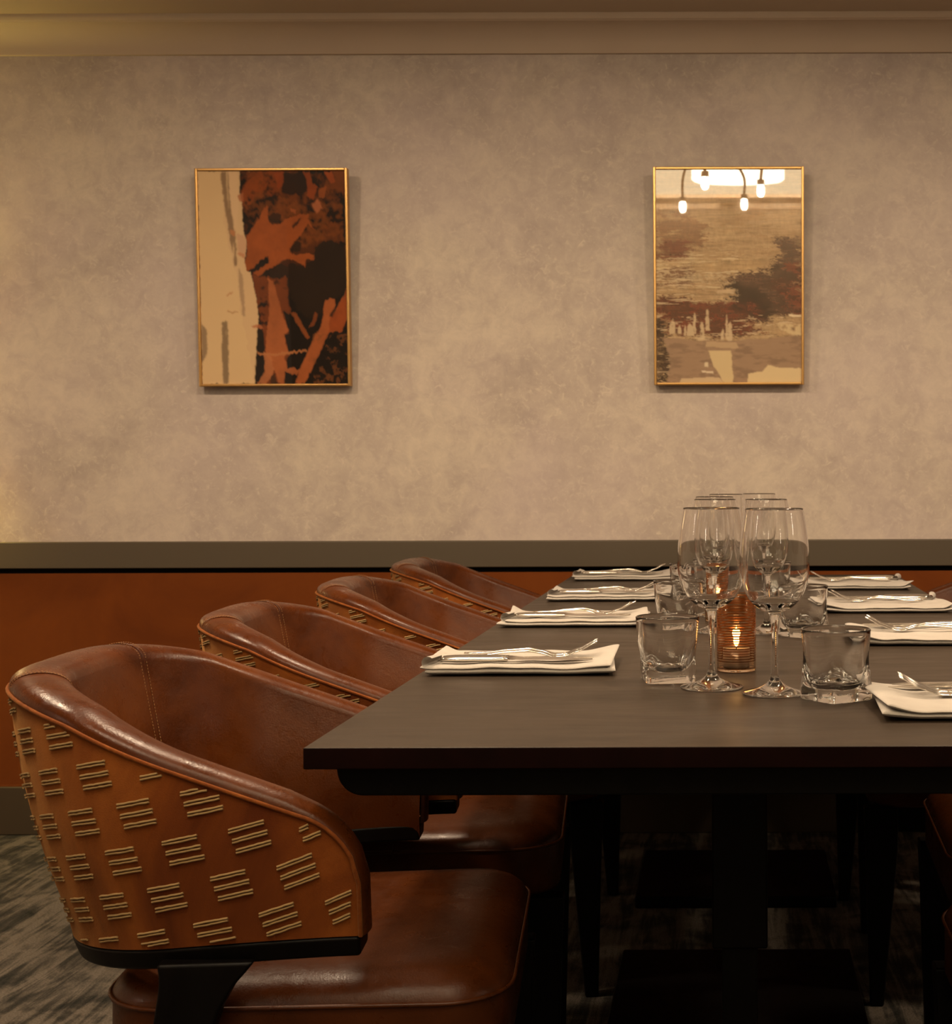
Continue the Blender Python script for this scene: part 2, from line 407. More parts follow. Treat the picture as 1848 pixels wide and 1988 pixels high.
    # cream panel on the side
    edge = [(140,135),(478,135),(470,300),(488,380),(490,560),(520,720),(500,830),(510,920),(545,930),(560,1010),(582,1120),(598,1240),(598,1320),(585,1450),(575,1600),(560,1815),(140,1815)]
    P.poly(edge, (190,162,126), 1, 5, 4)
    P.put(P.mask([(140,135),(330,135),(350,600),(440,1000),(470,1300),(560,1815),(140,1815)], 20, 20)*(.4+.6*P.n(6, 3)), (200,174,132), .5)
    P.poly([(320,140),(385,140),(400,420),(430,640),(440,870),(420,880),(380,640),(350,400),(330,250)], (112,88,66), .85, 8, 8, soft=2, dry=.25, dc=(8, 60))
    P.poly([(385,140),(455,140),(460,420),(440,600),(400,420)], (196,166,132), .8, 6, 6, soft=2)
    P.poly([(440,620),(500,640),(520,720),(500,820),(450,790)], (178,140,112), .8, 8, 8, soft=2)
    P.poly([(450,900),(480,960),(495,1270),(475,1275),(450,1040)], (136,112,90), .7, 5, 5, soft=2)
    P.poly([(310,1320),(355,1315),(355,1815),(310,1815),(300,1600)], (104,86,66), .85, 6, 6, soft=2, dry=.2, dc=(8, 60))
    P.poly([(140,1340),(185,1390),(185,1560),(140,1660)], (112,92,72), .8, 5, 5, soft=2)
    P.poly([(345,1110),(405,1080),(395,1100),(355,1120)], (170,124,88), .8, 3, 3)
    P.poly([(350,1235),(440,1245),(440,1256),(350,1250)], (164,128,92), .8, 3, 3)
    P.poly([(385,595),(430,595),(425,640),(390,635)], (170,112,74), .8, 3, 3)
    P.poly([(440,770),(500,790),(500,830),(460,800)], (170,112,78), .7, 4, 4)
    P.poly([(535,1350),(620,1345),(640,1385),(560,1365)], (160,92,58), .8, 4, 4)
    swirl(P, .8, 3.0, (70, 50), (12, 60)); P.I = P.I*np.array([1.02, .98, .92])
    P.poly([(455,330),(500,300),(500,370),(470,375)], (150,84,50), .8, 4, 4)
    return P.I
def art_right(w=230, h=330):
    P = Paint(w, h, 145, 1305, 135, 1810, (176, 146, 108))
    st = P.n(70, 4, 4, .6)
    P.put(np.clip((st-.5)*4, 0, 1), (150,118,84), .55); P.put(np.clip((.46-st)*5, 0, 1), (200,172,130), .5)
    fl = P.n(8, 6, 5, .65)
    P.put(np.clip((fl-.5)*4, 0, 1)*np.clip((700-P.Y)/200, 0, 1), (150,108,58), .5)
    P.poly([(150,470),(330,440),(470,500),(500,620),(560,740),(480,790),(470,830),(330,840),(150,830)], (118,74,46), .75, 30, 20, soft=3, dry=.3, dc=(30, 10))
    P.poly([(150,700),(420,690),(470,790),(400,835),(150,830)], (112,58,40), .8, 26, 14, soft=2, dry=.28, dc=(60, 6))
    P.poly([(150,880),(400,890),(420,1010),(330,1060),(150,1040)], (108,70,52), .75, 30, 16, soft=2, dry=.33, dc=(60, 6))
    # dark mass on the opposite side
    P.poly([(1060,700),(1180,660),(1308,700),(1308,1270),(1090,1280),(1040,1340),(850,1340),(760,1240),(760,1070),(700,1010),(780,950),(960,940),(1080,900),(1130,840)], (92,66,50), 1, 30, 20, soft=2)
    P.poly([(760,1010),(880,1040),(960,1060),(1000,1170),(1100,1230),(1080,1300),(900,1330),(770,1260)], (52,36,24), .9, 24, 16, soft=3)
    P.poly([(1090,1000),(1180,960),(1190,880),(1308,860),(1308,1270),(1190,1265),(1180,1180),(1040,1170),(1130,1080)], (126,66,44), .85, 20, 14, soft=1, dry=.36, dc=(26, 16))
    P.put(np.clip((P.n(30, 20, 2)-.55)*12, 0, 1)*((P.X > 1000) & (P.Y > 900) & (P.Y < 1250)), (66,46,32), .7)
    # light horizontal scratches
    P.put(np.clip((P.n(110, 3, 3, .7)-.60)*14, 0, 1)*((P.Y > 780) & (P.Y < 1180) & (P.X < 780)), (206,184,146), .7)
    P.poly([(160,890),(280,890),(310,910),(180,915)], (204,176,128), .9, 10, 4)
    P.poly([(480,830),(760,820),(1000,860),(960,930),(480,930)], (182,150,106), .6, 30, 14, soft=3)
    # brown-red band
    P.poly([(150,1130),(300,1140),(520,1180),(760,1170),(900,1340),(1000,1400),(900,1440),(520,1450),(250,1430),(220,1300),(150,1260)], (92,48,30), .95, 26, 14, soft=2)
    P.put(np.clip((P.n(26, 18, 4, .7)-.5)*8, 0, 1)*((P.Y > 1170) & (P.Y < 1430) & (P.X < 980)), (136,66,44), .6)
    P.poly([(150,1300),(210,1330),(235,1440),(200,1500),(270,1560),(270,1760),(210,1815),(145,1815),(145,1280)], (58,38,24), .97, 22, 16)
    swirl(P, 26, 4, (90, 5), (40, 30)); swirl(P, 5, 7, (30, 40), (10, 70)); swirl(P, 9, 2, (160, 12), (60, 40)); P.I = P.I*.84*(1+.75*(P.n(150, 8, 3, .7)-.5)+.4*(P.n(30, 60, 3, .7)-.5))[..., None]
    P.put(np.clip((P.n(120, 5, 4, .75)-.60)*16, 0, 1)*((P.Y > 760) & (P.Y < 1190) & (P.X < 800)), (214,192,154), .6)
    P.put(np.clip((P.n(100, 9, 4, .75)-.60)*14, 0, 1)*(P.Y > 1280), (206,182,146), .6)
    P.put(np.clip((P.n(60, 14, 4, .75)-.61)*14, 0, 1)*(P.Y > 1380), (92,70,54), .6)
    for x, y0, y1, ww in ((275,1310,1430,26),(330,1350,1430,14),(372,1350,1440,10),(415,1340,1440,30),(450,1250,1420,10),(510,1330,1470,20),(552,1220,1400,16),(672,1380,1480,12),(706,1270,1470,10),(735,1330,1490,20)):
        P.poly([(x-ww,y1),(x-ww*.8,y0+30),(x,y0),(x+ww*.8,y0+30),(x+ww,y1)], (200,176,140), .85, 8, 10, soft=1, dry=.25)
    # lower mauve greys and cream
    P.poly([(200,1450),(500,1480),(800,1480),(1308,1440),(1308,1815),(220,1815),(260,1650)], (150,122,98), .95, 14, 12, soft=2)
    P.put(np.clip((P.n(40, 8, 4, .65)-.5)*5, 0, 1)*(P.Y > 1440), (118,94,76), .6)
    P.poly([(560,1560),(740,1560),(760,1815),(680,1810),(600,1680)], (204,180,136), .95, 12, 8)
    P.poly([(880,1740),(990,1720),(1040,1670),(1110,1690),(1308,1700),(1308,1815),(870,1815)], (212,188,144), .95, 8, 8)
    P.poly([(340,1775),(640,1770),(690,1815),(330,1815)], (200,174,136), .9, 10, 5)
    P.poly([(540,1490),(780,1490),(800,1540),(540,1530)], (186,158,122), .8, 10, 8)
    P.poly([(500,1715),(600,1725),(600,1740),(510,1730)], (220,200,170), .9, 5, 3)
    P.poly([(530,1650),(560,1650),(560,1690),(530,1685)], (214,194,160), .9, 3, 3)
    P.poly([(1100,1350),(1308,1350),(1308,1440),(1230,1430),(1150,1400)], (204,180,138), .85, 20, 10, soft=1, dry=.3)
    P.poly([(1200,1275),(1308,1275),(1308,1292),(1210,1290)], (226,206,170), .9, 4, 2)
    P.poly([(640,1080),(780,1075),(760,1110),(620,1100)], (196,170,134), .7, 8, 4)

    return P.I
def swirl(P, ax, ay, ca, cb):
    h, w = P.h, P.w
    dx = (P.n(*ca, 3, .6)-.5)*2*ax; dy = (P.n(*cb, 3, .6)-.5)*2*ay
    jj, ii = np.meshgrid(np.arange(w), np.arange(h))
    j2 = np.clip(jj+dx, 0, w-1.001); i2 = np.clip(ii+dy, 0, h-1.001)
    a = j2.astype(int); b = i2.astype(int); fx = (j2-a)[..., None]; fy = (i2-b)[..., None]
    I = P.I; P.I = (I[b, a]*(1-fx)+I[b, a+1]*fx)*(1-fy)+(I[b+1, a]*(1-fx)+I[b+1, a+1]*fx)*fy
def mat_print(name, ior):
    m, nt, b = newmat(name)
    a = nd(nt, 'ShaderNodeVertexColor'); a.layer_name = 'ink'
    g = nd(nt, 'ShaderNodeGamma'); g.inputs[1].default_value = 1.0
    nt.links.new(a.outputs[0], b.inputs['Base Color'])
    b.inputs['Roughness'].default_value = .5; b.inputs['Specular IOR Level'].default_value = .1
    b.inputs['Coat Weight'].default_value = 1; b.inputs['Coat Roughness'].default_value = .015; b.inputs['Coat IOR'].default_value = ior
    return m
M_print_satin = mat_print('satin_art_print', 1.65); M_print_gloss = mat_print('glossy_art_print', 2.35)
def picture(cx, wd, img, label, M_print):
    ht = .620; root = empty('framed_picture', (cx, DW, 1.289)); tag(root, label, 'picture', 'framed abstract prints on the wall')
    tl = math.radians(3.0)
    root.rotation_euler = (tl, 0, 0); root.location = (cx, DW-.012, 1.289)
    t, d = .0075, .024
    fr = MB()
    for a, b in (((-wd/2, -d, 0), (-wd/2+t, 0, ht)), ((wd/2-t, -d, 0), (wd/2, 0, ht)), ((-wd/2+t, -d, 0), (wd/2-t, 0, t)), ((-wd/2+t, -d, ht-t), (wd/2-t, 0, ht))):
        fr.box(a, b)
    o = fr.build('frame', M_brass, root, smooth=True, merge=False); bevel(o, .0018, 2)
    h, w_ = img.shape[:2]
    xs = np.linspace(-wd/2+t, wd/2-t, w_); zs = np.linspace(ht-t, t, h)
    V = [(x, -d+.006, z) for z in zs for x in xs]
    Fc = [(i*w_+j, (i+1)*w_+j, (i+1)*w_+j+1, i*w_+j+1) for i in range(h-1) for j in range(w_-1)]
    me = bpy.data.meshes.new('print'); me.from_pydata(V, [], Fc); me.materials.append(M_print)
    at = me.color_attributes.new('ink', 'FLOAT_COLOR', 'POINT')
    c4 = np.ones((h*w_, 4), np.float32); c4[:, :3] = img.reshape(-1, 3); at.data.foreach_set('color', c4.ravel())
    link(bpy.data.objects.new('print', me), root)
    boxobj('backing_board', (-wd/2+t, -d+.007, t), (wd/2-t, -.002, ht-t), simple('backing_card', (.08, .05, .03), .9), root)
    return root
picture(-1.302, .434, art_left(), 'brass-framed abstract print of cream strip beside black and rust brush strokes', M_print_satin)
picture(0.0, .430, art_right(), 'brass-framed hazy tan and brown landscape-like print with lamp reflections', M_print_gloss)

# ------------------------------------------------------------------ dining tables
TX = 0.012; TW = .905; TT = .0225
def table(y0, y1, first, label):
    yc = (y0+y1)/2; root = empty('dining_table', (TX, yc, 0)); tag(root, label, 'table', 'dark square tables pushed together')
    a, b = y0-yc+.0008, y1-yc-.0008
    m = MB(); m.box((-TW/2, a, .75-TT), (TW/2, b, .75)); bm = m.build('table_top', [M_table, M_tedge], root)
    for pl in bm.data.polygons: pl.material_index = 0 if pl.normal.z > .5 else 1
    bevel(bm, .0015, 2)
    # under-top cross bars with rounded lower ends
    for yy in ((a+.045, a+.075), (b-.075, b-.045)):
        zt, zb, xe, r = .75-TT, .690, TW/2-.022, .028
        pr = [(-xe, zt)] + [(-xe+r-r*math.cos(t), zb+r-r*math.sin(t)) for t in [k/8*PI/2 for k in range(9)]]
        pr += [(-x, z) for x, z in reversed(pr)]
        n = len(pr); V = [(x, yy[0], z) for x, z in pr]+[(x, yy[1], z) for x, z in pr]
        Fc = [tuple(range(n)), tuple(range(2*n-1, n-1, -1))]+[(i, (i+1) % n, n+(i+1) % n, n+i) for i in range(n)]
        bevel(meshobj('under_bar', V, Fc, M_ebony, root, smooth=True), .002, 2)
    c = MB(); c.box((-.037, -.037, .40), (.037, .037, .70)); bevel(c.build('column_sleeve', M_ebony, root), .003)
    c = MB(); c.box((-.024, -.024, .03), (.024, .024, .42)); bevel(c.build('column', M_ebony, root), .002)
    c = MB(); c.box((-.24, -.20 if not first else -.23, 0), (.24, .22, .028)); bevel(c.build('base_plate', M_ebony, root), .004)
    c = MB(); c.box((-.16, -.16, .69), (.16, .16, .728)); bevel(c.build('top_plate', M_ebony, root), .003)
    return root
table(1.45, 2.363, True, 'dark stained square dining table closest to the camera, nearest of three joined')
table(2.363, 3.150, False, 'dark stained square dining table in the middle of the joined row')
table(3.150, 3.940, False, 'dark stained square dining table at the far end, beside the rust wall panel')

# ------------------------------------------------------------------ tub chair
Wd, RHO, XBK, XFR = .283, .238, -.330, .096
b_ = Wd-RHO; ARC = RHO*PI/2; SIDE = XFR-(XBK+RHO); LS = b_+ARC+SIDE
ZB = .537
def zb(s):
    a = abs(s); return .513 + .032*sstep(.10, LS, a)
def plan(s):
    a = abs(s); sg = 1 if s >= 0 else -1
    if a <= b_: return Vector((XBK, a*sg)), Vector((1, 0))
    if a <= b_+ARC:
        t = (a-b_)/RHO
        return Vector((XBK+RHO-RHO*math.cos(t), sg*(b_+RHO*math.sin(t)))), Vector((math.cos(t), -sg*math.sin(t)))
    return Vector((XBK+RHO+(a-b_-ARC), sg*Wd)), Vector((0, -sg))
def flare(s):
    a = abs(s); return .060 - .040*sstep(.10, LS-.05, a)
def Mp(s, z, n):
    p, nn = plan(s); k = (z-ZB)/.26
    off = flare(s)*(1-k) + .010*math.sin(PI*min(1, max(0, k)))*-1
    q = p+nn*(off+n); return Vector((q.x, q.y, z))
RC = .052
def zline(s):
    a = abs(s)
    # gentle crown at the back, then a steady fall to the arm fronts
    t = max(0, a-.10)
    z = .792-.0*a - .37*max(0, a-.30) - .95*min(t, .20)**2*.62 
    return z
def ztop(s):
    a = abs(s); z = zline(s); d = a-(LS-RC)
    if d > 0: z -= RC-math.sqrt(max(0, RC*RC-d*d))
    return z
def th(s): return .064-.018*sstep(.1, LS, abs(s))
def svals(n=90):
    o = []
    for i in range(n+1):
        u = -1+2*i/n; o.append(LS*math.sin(u*PI/2)*.45+LS*u*.55)
    return o
def make_chair():
    root = empty('tub_chair'); S = svals()
    # outer fabric skin with embroidered dashes
    m = MB(); NV = 14
    m.grid([[Mp(s, zb(s)+(ztop(s)-zb(s))*j/NV, 0) for j in range(NV+1)] for s in S], 0)
    rr = random.Random(3)
    ax, az = .0685, .0135     # lattice: along the row, and down to the next
    bx, bz = .048, -.0385
    for side in (-1, 1):
        for i in range(-14, 16):
            for j in range(-12, 14):
                u0 = .245+i*ax+j*bx; z0 = .655+i*az+j*bz
                if u0 < -.004 or u0 > LS-.012 or (side == 1 and u0 < .02): continue
                for k in (-1, 0, 1):
                    uc = u0 - k*.0035*1.0; zc = z0+k*.0108
                    for q in (-.0016, .0016):
                        pts = []
                        for e in range(9):
                            uu = uc + (e/8-.5)*.036; zz = zc+q+(e/8-.5)*.036*(-.20-.22*sstep(LS-.16, LS-.02, u0))*-1+rr.uniform(-.0003, .0003)
                            s_ = side*uu
                            if abs(s_) > LS-.006 or zz > ztop(s_)-.004 or zz < zb(s_)+.004: continue
                            pts.append(Mp(s_, zz, -.0012-rr.uniform(0, .0004)))
                        if len(pts) > 2: m.tube(pts, .00125, 5, 1)
    m.build('outer_fabric', [M_fabric, M_yarn], root, merge=False)
    # boundary in (s, z): front bottom, front, top, far front
    B = []
    zf = ztop(LS); n1 = 8
    for k in range(n1): B.append((-LS, zb(LS)+(zf-zb(LS))*k/n1))
    for s in S: B.append((s, ztop(s)))
    for k in range(n1): B.append((LS, zf-(zf-zb(LS))*(k+1)/n1))
    NB = len(B); Nn = []
    for i in range(NB):
        a = B[max(i-1, 0)]; c = B[min(i+1, NB-1)]; d = Vector((c[0]-a[0], c[1]-a[1]))
        d = d.normalized() if d.length > 1e-9 else Vector((1, 0)); Nn.append(Vector((-d.y, d.x)))
    def MB2(s, z, n):     # lets s run past the arm end
        if abs(s) > LS:
            sg = 1 if s > 0 else -1; q = Mp(sg*LS, z, n); q.x += abs(s)-LS; return q
        return Mp(s, z, n)
    m = MB(); rows = []; NR = 12
    for (s, z), nn in zip(B, Nn):
        row = []; T = th(s); bu = .0205-.0125*max(sstep(LS-.13, LS, abs(s)), abs(nn.x))
        for k in range(NR+1):
            f = k/NR*PI; g_ = math.sin(f)**.8*bu if 0 < k < NR else 0
            row.append(MB2(s+nn.x*g_, z+nn.y*g_, T*(1-math.cos(f))/2))
        rows.append(row)
    m.grid(rows, 0)
    NI = 16
    m.grid([[Mp(s, ztop(s)-(ztop(s)-(zb(s)-.02))*j/NI, th(s)+.012*math.sin(PI*j/NI)) for j in range(NI+1)] for s in S], 0)
    # double-stitched seams, side and back
    for ss in (-.155, .155):
        for dlt in (-.0068, .0068):
            N = 66
            for i in range(N):
                z1 = ztop(ss)-.002-i*.0042; z2 = z1-.0025
                if z2 < zb(ss)-.01: break
                j1 = (ztop(ss)-z1)/(ztop(ss)-(zb(ss)-.02)); n_ = th(ss)+.012*math.sin(PI*j1)+.0006
                m.tube([Mp(ss+dlt, z1, n_), Mp(ss+dlt, z2, n_)], .00045, 4, 1, cap=False)
            for k in range(1, 12):
                f1 = k/NR*PI; 
                for q in (0, .5):
                    f = (k+q)/NR*PI; f2 = f+.07
                    P_ = []
                    for ff in (f, f2):
                        g_ = (math.sin(min(ff, PI))**.8 if math.sin(ff) > 0 else 0)*.0216
                        P_.append(Mp(ss+dlt, ztop(ss)+g_, th(ss)*(1-math.cos(ff))/2))
                    m.tube(P_, .0004, 4, 1, cap=False)
        pts = []
        for j in range(NI+1):
            pts.append(Mp(ss, ztop(ss)-(ztop(ss)-(zb(ss)-.02))*j/NI, th(ss)+.012*math.sin(PI*j/NI)-.0006))
        pts = [Mp(ss, ztop(ss)+math.sin(k/NR*PI)**.8*.0205, th(ss)*(1-math.cos(k/NR*PI))/2) for k in range(1, NR)] + pts
        m.tube(pts, .0011, 6, 0, cap=False)
    m.build('leather_backrest', [M_leather, M_stitch], root, merge=False)
    # piping between fabric and leather
    m = MB(); m.tube([MB2(s+nn.x*.001, z+nn.y*.001, -.0012) for (s, z), nn in zip(B, Nn)], .0023, 8)
    m.build('piping', M_piping, root, merge=False)
    # wooden band under the shell
    m = MB(); R_ = []
    for s in S:
        o_, i_ = -.0015, th(s)+.006
        q_ = zb(s); R_.append([Mp(s, q_-.001, o_), Mp(s, q_-.001, i_), Mp(s, q_-.0235, i_-.004), Mp(s, q_-.0235, o_+.004)])
    m.grid(R_, closev=True)
    m.add(R_[0], [(0, 1, 2, 3)]); m.add(R_[-1], [(3, 2, 1, 0)])
    bevel(m.build('wooden_band', M_ebony, root), .004, 3, 50)
    # seat cushion
    X0, X1, YH = -.195, .248, .232
    def rrect(ins, z, n=10, bulge=0.0):
        out = []; rf, rb = .072, .085
        for cx, cy_, r, a0 in ((X1-rf, YH-rf, rf, 0), (X0+rb, YH-rb-.01, rb, PI/2), (X0+rb, -YH+rb+.01, rb, PI), (X1-rf, -YH+rf, rf, 1.5*PI)):
            for k in range(n+1):
                a = a0+k/n*PI/2; q = max(r-ins, .002)
                out.append((cx+q*math.cos(a), cy_+q*math.sin(a), z))
        return out
    m = MB(); rings = []
    for ins, z in ((.004, .385), (0, .392), (0, .446), (-.001, .455), (.0, .461), (.006, .471), (.016, .479), (.030, .4845), (.048, .488)):
        rings.append(rrect(ins, z))
    rings = [[Vector(p) for p in R] for R in rings]
    cx_ = (X0+X1)/2
    for k in range(1, 9):
        f = 1-k/9
        rings.append([Vector((cx_+(p.x-cx_)*f, p.y*f, .488+.006*(1-f*f))) for p in rings[8]])
    m.grid(rings, closev=True); m.add(rings[-1], [tuple(range(len(rings[-1])))]); m.add(rings[0], [tuple(range(len(rings[0])))])
    seat = m.build('seat', M_leather_seat, root)
    m = MB(); m.tube([Vector(p)+Vector((0, 0, 0)) for p in rrect(-.002, .4585, 8)], .0026, 8, closed=True); m.build('piping', M_leather_seat, seat, merge=False)
    m = MB(); m.box((X0+.012, -YH+.014, .335), (X1-.012, YH-.014, .386)); bevel(m.build('seat_frame', M_ebony, root), .008, 3)
    # legs
    for sg in (-1, 1):
        V = []; ya, yb = sg*(.196), sg*(.231)
        sec = [(.385, .188, .256, ya, yb), (.30, .19, .252, ya, yb), (0, .218, .244, ya+sg*.006, yb-sg*.002)]
        m = MB(); m.grid([[(x0, y0, z), (x1, y0, z), (x1, y1, z), (x0, y1, z)] for z, x0, x1, y0, y1 in sec], closev=True)
        m.add([(x, y, 0) for x, y in ((sec[2][1], sec[2][3]), (sec[2][2], sec[2][3]), (sec[2][2], sec[2][4]), (sec[2][1], sec[2][4]))], [(0, 1, 2, 3)])
        m.add([(x, y, .385) for x, y in ((sec[0][1], sec[0][3]), (sec[0][2], sec[0][3]), (sec[0][2], sec[0][4]), (sec[0][1], sec[0][4]))], [(0, 1, 2, 3)])
        lg = bevel(m.build('leg', M_ebony, root), .004, 3, 30)
        # rear leg: shaped board rising outside the seat to carry the shell
        prof = [(.522, -.112, -.012), (.510, -.110, -.022), (.50, -.110, -.031), (.49, -.111, -.038), (.47, -.114, -.049), (.44, -.119, -.058), (.40, -.124, -.068), (.33, -.132, -.084), (.2, -.166, -.124), (0, -.222, -.188)]
        y0, y1 = sg*.236, sg*.268
        m = MB(); m.grid([[(a, y0, z), (c, y0, z), (c, y1, z), (a, y1, z)] for z, a, c in prof], closev=True)
        for z, a, c in (prof[0], prof[-1]): m.add([(a, y0, z), (c, y0, z), (c, y1, z), (a, y1, z)], [(0, 1, 2, 3)])
        bevel(m.build('leg', M_ebony, root), .004, 3, 50)
    return root
chair = make_chair()
tag(chair, 'cognac leather tub chair with dashed amber fabric back, nearest of the left row', 'chair', 'leather tub chairs around the tables')
# left row
R5 = math.radians(5)
chair.location = (-.510, 1.740, 0); chair.rotation_euler = (0, 0, R5)
GC = 'leather tub chairs around the tables'
for (x, y, a, lb) in ((-.530, 2.365, 5, 'cognac leather tub chair second from the camera in the left row'),
                      (-.525, 2.985, 5, 'cognac leather tub chair third from the camera in the left row'),
                      (-.535, 3.660, 4, 'cognac leather tub chair at the wall end of the left row'),
                      (.522, 1.640, 180, 'cognac leather tub chair nearest the camera on the right side, mostly under the table'),
                      (.580, 2.270, 178, 'cognac leather tub chair second from the camera on the right side, seat in shadow'),
                      (.525, 2.940, 177, 'cognac leather tub chair third from the camera on the right side, legs in shadow'),
                      (.520, 3.610, 176, 'cognac leather tub chair at the wall end of the right side, arms showing')):
    dup(chair, (x, y, 0), math.radians(a), lb, GC)

# ------------------------------------------------------------------ napkins and cutlery
ZT = .7502
def make_napkin(seed=0, flip=1):
    rr = random.Random(seed); m = MB(); wx, wy = .266, .195
    ph = [rr.uniform(0, 6) for _ in range(6)]
    def base(x, y):
        u = (x+wx/2)/wx; v = (y+wy/2)/wy
        z = .0015+.010*sstep(.80, 1.02, u)*(.35+.65*v) + .013*sstep(.085, -.05, u)*(.3+.7*v) - 0
        z += .0010*sstep(.16, .0, v)
        z += .0012*math.sin(9*u+ph[0])*math.sin(5*v+ph[1]) + .0006*math.sin(25*u+7*v+ph[2])
        return max(z, 0.0006)
    nx, ny = 44, 26; layers = 2
    for L in range(layers):
        t = (.0105, .0075)[L]; dx = rr.uniform(-.003, .003)+(.003 if L % 2 else -.002); dy = rr.uniform(-.002, .002); skew = rr.uniform(-.012, .012)
        top = []; bot = []
        for i in range(nx+1):
            rt = []; rb = []
            for j in range(ny+1):
                a = math.sin((i/nx*2-1)*PI/2); b = math.sin((j/ny*2-1)*PI/2)
                x = a*wx/2+dx+skew*b; y = b*wy/2+dy
                e = max(abs(a), abs(b)); q = math.sqrt(max(0, 1-e**9))
                puff = 1+.25*math.exp(-((1+b)/.12)**2)+.3*math.exp(-((1-abs(a))/.10)**2)
                z0 = base(x, y)*(.35+.65*L) + L*.0052
                mid = z0+t*.5
                rt.append((x, y, mid+t*.5*q*puff)); rb.append((x, y, max(.0001, mid-t*.5*q)))
            top.append(rt); bot.append(rb)
        m.grid(top); m.grid(bot)
    # turned-over corner at the diner's end
    P = []
    for i in range(13):
        r_ = []
        for j in range(15):
            f = i/12; gq = j/14
            y = -wy/2+.004+gq*.062*(1-.0*f); a = -PI/2+f*PI*1.25
            rad = .0085*(1-.45*gq)
            r_.append((-wx/2+.012+gq*.012+rad*math.cos(a)*-1.0, y, .0115+.0075*1+rad*math.sin(a)+.002*gq))
        P.append(r_)
    m.grid(P)
    o = m.build('napkin', M_cloth, merge=False)
    for v in o.data.vertices: v.co.y *= 1
    return o
def make_knife():
    r = empty('table_knife')
    m = MB(); P = []
    for i in range(17):
        f = i/16; x = f*.094; k = .78+.22*sstep(0, .25, f)-.18*sstep(.75, 1, f)
        if i == 0: k *= .75
        P.append([(x, .0085*k*math.cos(a), .0042+.0042*k*math.sin(a)) for a in [2*PI*q/16 for q in range(16)]])
    m.grid(P, closev=True); m.add(P[0], [tuple(range(16))]); m.add(P[-1], [tuple(range(16))]); m.build('handle', M_steel, r)
    m = MB(); P = []
    for i in range(19):
        f = i/18; x = .092+f*.122
        wU = .0045+.0035*sstep(0, .25, f)-.0040*sstep(.7, 1, f); wL = .0045+.0045*sstep(0, .2, f)-.0085*sstep(.72, 1.02, f)**1.5
        z = .0040-.001*f
        tt = .0010+.0018*(1-sstep(0, .15, f))
        P.append([(x, wU, z+tt), (x, -wL, z+.0002), (x, wU, z-tt)])
    m.grid(P, closev=True); m.add(P[-1], [(0, 1, 2)]); m.build('blade', M_steel, r, smooth=False)
    return r
def make_fork():
    r = empty('table_fork'); L = .196
    def spine(f):      # handle arcs up, neck dips, tines sweep up
        pts = [(0, .0035), (.15, .0045), (.33, .0082), (.50, .0098), (.60, .0065), (.68, .0022), (.76, .0030), (.86, .0100), (1.0, .0235)]
        for (a, za), (b, zb) in zip(pts, pts[1:]):
            if f <= b:
                t = (f-a)/(b-a); t = t*t*(3-2*t)*.5+t*.5; return za+(zb-za)*t
        return pts[-1][1]
    def sec(x, y, z, w_, t_, n=8): return [(x, y+w_*math.cos(2*PI*q/n), z+t_*math.sin(2*PI*q/n)) for q in range(n)]
    m = MB(); P = []
    for i in range(27):
        f = i/26*.70; w_ = .0075*(1-sstep(.0, .42, f)*.62)+.0085*sstep(.55, .68, f)
        if i == 0: w_ *= .5
        P.append(sec(f*L, 0, spine(f), w_, .0014+.0006*math.exp(-((f-.5)/.1)**2)))
    m.grid(P, closev=True); m.add(P[0], [tuple(range(8))]); m.add(P[-1], [tuple(range(8))]); m.build('handle', M_steel, r)
    m = MB()
    P = [sec(f*L, 0, spine(f), .0107, .0012) for f in (.68, .70, .72, .74, .755)]
    m.grid(P, closev=True); m.add(P[-1], [tuple(range(8))])
    for k in range(4):
        y = (k-1.5)*.0060
        P = [sec(f*L, y*(1+.03*(f-.75)), spine(f), .0019*(1-.55*sstep(.92, 1, f)), .0011) for f in [.745+.255*i/10 for i in range(11)]]
        m.grid(P, closev=True); m.add(P[-1], [tuple(range(8))])
    m.build('tines', M_steel, r)
    return r
napkins = [make_napkin(s) for s in (1, 2, 3)]
knife = make_knife(); fork = make_fork()
tag(knife, 'k', 'knife', 'table knives on the napkins'); tag(fork, 'f', 'fork', 'table forks on the napkins')
used = {'n': 0, 'k': False, 'f': False}
def place(proto, key, loc, rz, label, grp, pitch=0.0, roll=0.0):
    if not used[key]:
        o = proto; used[key] = True; o['label'] = label; o.location = loc
    else: o = dup(proto, loc, rz, label, grp)
    o.rotation_euler = (roll, pitch, rz); return o
